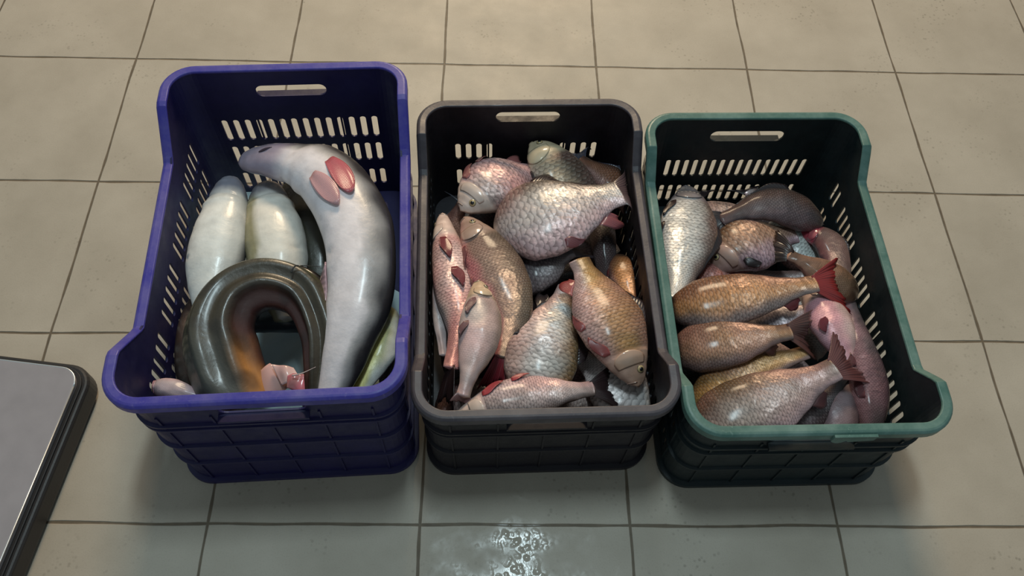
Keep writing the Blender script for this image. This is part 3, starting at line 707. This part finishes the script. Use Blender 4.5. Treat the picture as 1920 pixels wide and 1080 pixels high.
fish('small fish with a raw pink head in the front left corner of the blue crate', 'fish', None, [(262, 728, .20), (318, 728, .205), (392, 752, .20)], 36, 'R', 0, .7, (rgb(150, 120, 130), rgb(210, 190, 196), rgb(220, 204, 206), rgb(200, 130, 146)), .4, rgb(190, 90, 104), fins='', rows=30, scl=.3, name='small_fish', eyer=.006)
fish('yellow and silver fish in the front right corner of the blue crate', 'fish', None, [(724, 575, .165), (704, 655, .185), (660, 760, .175)], 88, 'L', 0, .6, (rgb(216, 216, 210), rgb(224, 212, 120), rgb(206, 180, 60), rgb(214, 214, 196)), .0, fins='', rows=60, scl=.25, name='yellow_fish', eye=False, head=False)
fish('dark fish squeezed against the right wall of the blue crate at the front', 'fish', None, [(738, 590, .10), (738, 660, .11), (715, 760, .10)], 56, 'L', 50, .8, (rgb(60, 60, 62), rgb(84, 84, 86), rgb(90, 90, 92), rgb(84, 84, 86)), 0, fins='', rows=30, scl=.3, name='dark_fish', eye=False, head=False)

def on_body(b, nm, root, t0, t1, th0, th1, w0, w1, off, lift, col, nu=12, nv=10):
    """a fin lying on the skin, from (t0,th0) to (t1,th1)"""
    def fn(u, v):
        a = (u - .5) * 2; k = math.sin(PI * min(1, .12 + v * .62)) ** .8; ww = w0 + (w1 - w0) * k
        ln = v * (1 - .25 * abs(a) ** 2)
        return b.surf(t0 + (t1 - t0) * ln, th0 + (th1 - th0) * ln + a * ww, off + lift * math.sin(v * PI * .6) + .0015 * math.sin(a * 2.5))
    return patch(b, fn, nu, nv, .0016, lambda u, v: mixc(col, mixc(col, rgb(150, 40, 50), .6), sm(.2, 1, v) * abs(u - .4)), nm, M_FIN, root)
TH = PI / 2
on_body(b1, 'pectoral_fin', B1, .315, .455, TH + .20, TH + .12, .06, .27, .002, .005, rgb(206, 104, 112))
on_body(b1, 'pectoral_fin', B1, .325, .475, TH - .50, TH - .30, .06, .27, .002, .005, rgb(226, 172, 174))
mb = MB(); mb.tube([b1.surf(.085 + .035 * i / 9, TH - .05 + .3 * (i / 9), .0004) for i in range(10)], [.0005 + .0016 * math.sin(PI * (i + .5) / 10) for i in range(10)], 6, rgb(60, 44, 56)); mb.build('mouth', M_WET, B1, world=True)
def anal(u, v):
    t = .62 + .36 * u; th = .10 - .25 * v
    return b1.surf(t, th, .018 * v * math.sin(PI * min(1, u * 1.2 + .1)) + .001) + Vector((0, 0, -.006 * v))
patch(b1, anal, 26, 5, .0016, lambda u, v: mixc(rgb(176, 146, 156), rgb(120, 96, 108), v), 'anal_fin', M_FIN, B1)
on_body(b3, 'pectoral_fin', B3, .34, .52, .10, -.12, .06, .22, .002, .006, rgb(206, 186, 180))
# long fin fringe of the curled catfish, its whiskers and the torn pink flesh in the ring
def fringe(u, v):
    t = .42 + .56 * u
    return b5.surf(t, PI + .35, -.002 + .016 * v * math.sin(PI * min(1, .1 + u)) ** .5) + Vector((0, 0, .003 * math.sin(u * 30) * v))
patch(b5, fringe, 40, 4, .0016, lambda u, v: mixc(rgb(60, 54, 42), rgb(34, 28, 26), v), 'anal_fin', M_FIN, B5)
def whisker(root, pts, r, col, nm='whisker'):
    P = catmull([un(*p) for p in pts], 6); mb = MB(); n = len(P)
    mb.tube(P, [r * (1 - .75 * i / (n - 1)) for i in range(n)], 6, col); mb.build(nm, M_WET, root, world=True)
whisker(B5, [(546, 512, .285), (552, 500, .288), (568, 498, .287), (600, 500, .27)], .0016, rgb(30, 26, 22))
whisker(B5, [(548, 704, .262), (566, 700, .266), (592, 688, .272)], .0014, rgb(200, 176, 170))
whisker(B6, [(362, 728, .19), (370, 718, .195), (382, 702, .20)], .0014, rgb(190, 180, 176))
def flap(pxs, z, col, col2, nm, lift, ph):
    Q = [un(u, v, z + dz) for u, v, dz in pxs]
    def fn(u, v):
        p = (Q[0] * (1 - u) + Q[1] * u) * (1 - v) + (Q[3] * (1 - u) + Q[2] * u) * v
        return p + Vector((0, 0, lift * math.sin(u * PI) * math.sin(PI * (.15 + .7 * v)) + .0012 * math.sin(u * 9 + ph + v * 3)))
    o = patch(b5, fn, 20, 10, .0028, lambda u, v: mixc(col, col2, .5 + .5 * math.sin(u * 5 + ph + v * 4)), nm, M_WET, B5); return o
F1, F2, F3 = rgb(200, 156, 150), rgb(166, 108, 108), rgb(150, 104, 80)
flap([(462, 722, .0), (506, 682, .012), (560, 712, .008), (505, 760, .0)], .218, F1, F3, 'torn_flesh', .006, 0)
flap([(510, 684, .014), (550, 690, .014), (566, 714, .012), (528, 722, .010)], .228, F1, rgb(214, 176, 170), 'torn_flesh', .004, 2)
flap([(540, 704, .016), (570, 702, .018), (572, 740, .012), (538, 728, .012)], .232, rgb(190, 100, 114), F2, 'torn_flesh', .005, 4)
flap([(425, 704, .0), (470, 690, .010), (500, 760, .0), (440, 765, -.01)], .216, F3, rgb(176, 136, 86), 'torn_flesh', .006, 1)
CUR[0] = None
# pale sheet on the bottom of the blue crate
M_SHEET = mat_simple('pale_blue_sheet', rgb(196, 214, 216), .5, 0, .2, 60)
mb = MB(); nx, ny = 24, 36; A = math.radians(3.5); rows_ = []
for sgn in (0, 1):
    rw = []
    for i in range(nx + 1):
        rr = []
        for j in range(ny + 1):
            y = -.27 + .54 * j / ny; x = -.165 + (.33 - .12 * sm(.02, .10, y)) * i / nx
            z = .022 + .10 * math.exp(-(((x - .035) / .07) ** 2 + ((y + .14) / .08) ** 2)) + .006 * noise.noise(Vector((x * 9, y * 9, 0))) - .003 * math.exp(-(((y + .0) % .12 - .06) / .004) ** 2) - sgn * .002
            rr.append(mb.vert((.450 + x * math.cos(A) - y * math.sin(A), -.626 + x * math.sin(A) + y * math.cos(A), z)))
        rw.append(rr)
    mb.quadgrid(rw); rows_.append(rw)
sh = mb.build('plastic_sheet', M_SHEET); tag(sh, 'pale blue sheet lying on the bottom of the blue crate under the catfish', 'sheet')
# deeper fish that fill the two carp crates
random.seed(5)
for (C_, gk, nmn) in ((CK, 'carp buried in the black crate', 'black'), (CG, 'carp buried in the green crate', 'green')):
    CUR[0] = C_
    for i, (lx, ly, an, z) in enumerate([(-.08, .15, 80, .07), (.09, .17, 110, .07), (.0, .05, 15, .075), (.10, .02, 95, .06), (-.10, -.05, 70, .075), (.03, -.10, 120, .07), (-.07, -.18, 20, .075), (.08, -.19, 165, .075), (.0, .20, 5, .06)]):
        p = C_.root.matrix_world @ Vector((lx, ly, 0)); a = math.radians(an + random.uniform(-8, 8)); hl = .105
        d = Vector((math.cos(a), math.sin(a), 0)) * hl; q0 = proj(Vector((p.x, p.y, z)) - d); q1 = proj(Vector((p.x, p.y, z)) + d); qc = proj(Vector((p.x, p.y, z)))
        fish('dim carp buried under the others in the %s crate' % nmn, 'fish', gk, [(q0.x, q0.y, z - .012), (qc.x, qc.y, z - .008), (q1.x, q1.y, z - .012)], 78, random.choice('LR'), random.uniform(0, 30), .5,
             random.choice([P_GREY, P_PINK, P_SIL, P_DARK]), .3, fins='t', finc=FD, rows=24, eye=False, NTt=40, head=False)
CUR[0] = None
# cracked lip at the front of the green crate's rim
mb = MB(); yy = -CG.hy - .001
pr = []
for i in range(15):
    x = .010 + .060 * i / 14; d = .013 + .008 * math.sin(PI * min(1, i / 5)) * (i < 6) + .004 * (i >= 6) * (14 - i) / 8
    pr.append([mb.vert(p) for p in ((x, yy - .003, .2605), (x, yy - .002, .256 - d), (x, yy + .001, .256 - d), (x, yy + .001, .2605))])
mb.quadgrid(pr, True); mb.face(pr[0]); mb.face(pr[-1]); mb.build('rim_lip', PGr, CG.root, smooth=False)
# ---------------------------------------------------------------- platform scale at the left edge
sc = empty('platform_scale', (0, 0, 0)); sc.location = un(152, 690, .066).xy.to_3d(); sc.rotation_euler = (0, 0, math.radians(-7.0)); tag(sc, 'grey topped weighing scale with black body at the left edge of the floor', 'scale')
M_STEEL = mat_simple('brushed_plate', rgb(150, 144, 148), .5, .1, .1); M_EDGE = mat_simple('bright_steel_edge', rgb(235, 235, 235), .38, 1.0); M_BLK = mat_simple('black_scale_body', rgb(36, 33, 34), .45, 0, .3)
def slab(nm, x0, x1, y0, y1, z0, z1, R, mat, lab=None, bev=.003):
    mb = MB(); rows = []
    for z in (z0, z1):
        r_ = []
        for cx, cy, a0 in ((x1 - R, y1 - R, 0), (x0 + R, y1 - R, 90), (x0 + R, y0 + R, 180), (x1 - R, y0 + R, 270)):
            for k in range(9):
                a = math.radians(a0 + k * 11.25); r_.append(mb.vert((cx + R * math.cos(a), cy + R * math.sin(a), z)))
        rows.append(r_)
    mb.quadgrid(rows, True); mb.face(rows[0]); mb.face(rows[1]); o = mb.build(nm, mat, sc, smooth=False)
    md = o.modifiers.new('b', 'BEVEL'); md.width = bev; md.segments = 3; md.limit_method = 'ANGLE'
    if lab: o['label'] = lab
    return o
slab('body', -.42, .014, -.46, .012, .008, .050, .04, M_BLK, bev=.006)
slab('lower_tray', -.415, .008, -.455, .006, .0, .010, .036, M_BLK)
slab('rubber_gasket', -.411, .005, -.451, .003, .050, .054, .034, M_BLK, bev=.001)
slab('weighing_plate', -.405, -.001, -.445, -.003, .054, .0655, .030, M_STEEL, 'grey steel weighing plate', .0012)
mb = MB(); pts = []
for cx, cy, a0 in ((-.031, -.033, 0), (-.375, -.033, 90), (-.375, -.415, 180), (-.031, -.415, 270)):
    for k in range(9):
        a = math.radians(a0 + k * 11.25); pts.append((cx + .0305 * math.cos(a), cy + .0305 * math.sin(a), .0645))
pts.append(pts[0]); mb.tube(pts, .0014, 6); e_ = mb.build('plate_edge', M_EDGE, sc); e_['label'] = 'bright steel plate edge'
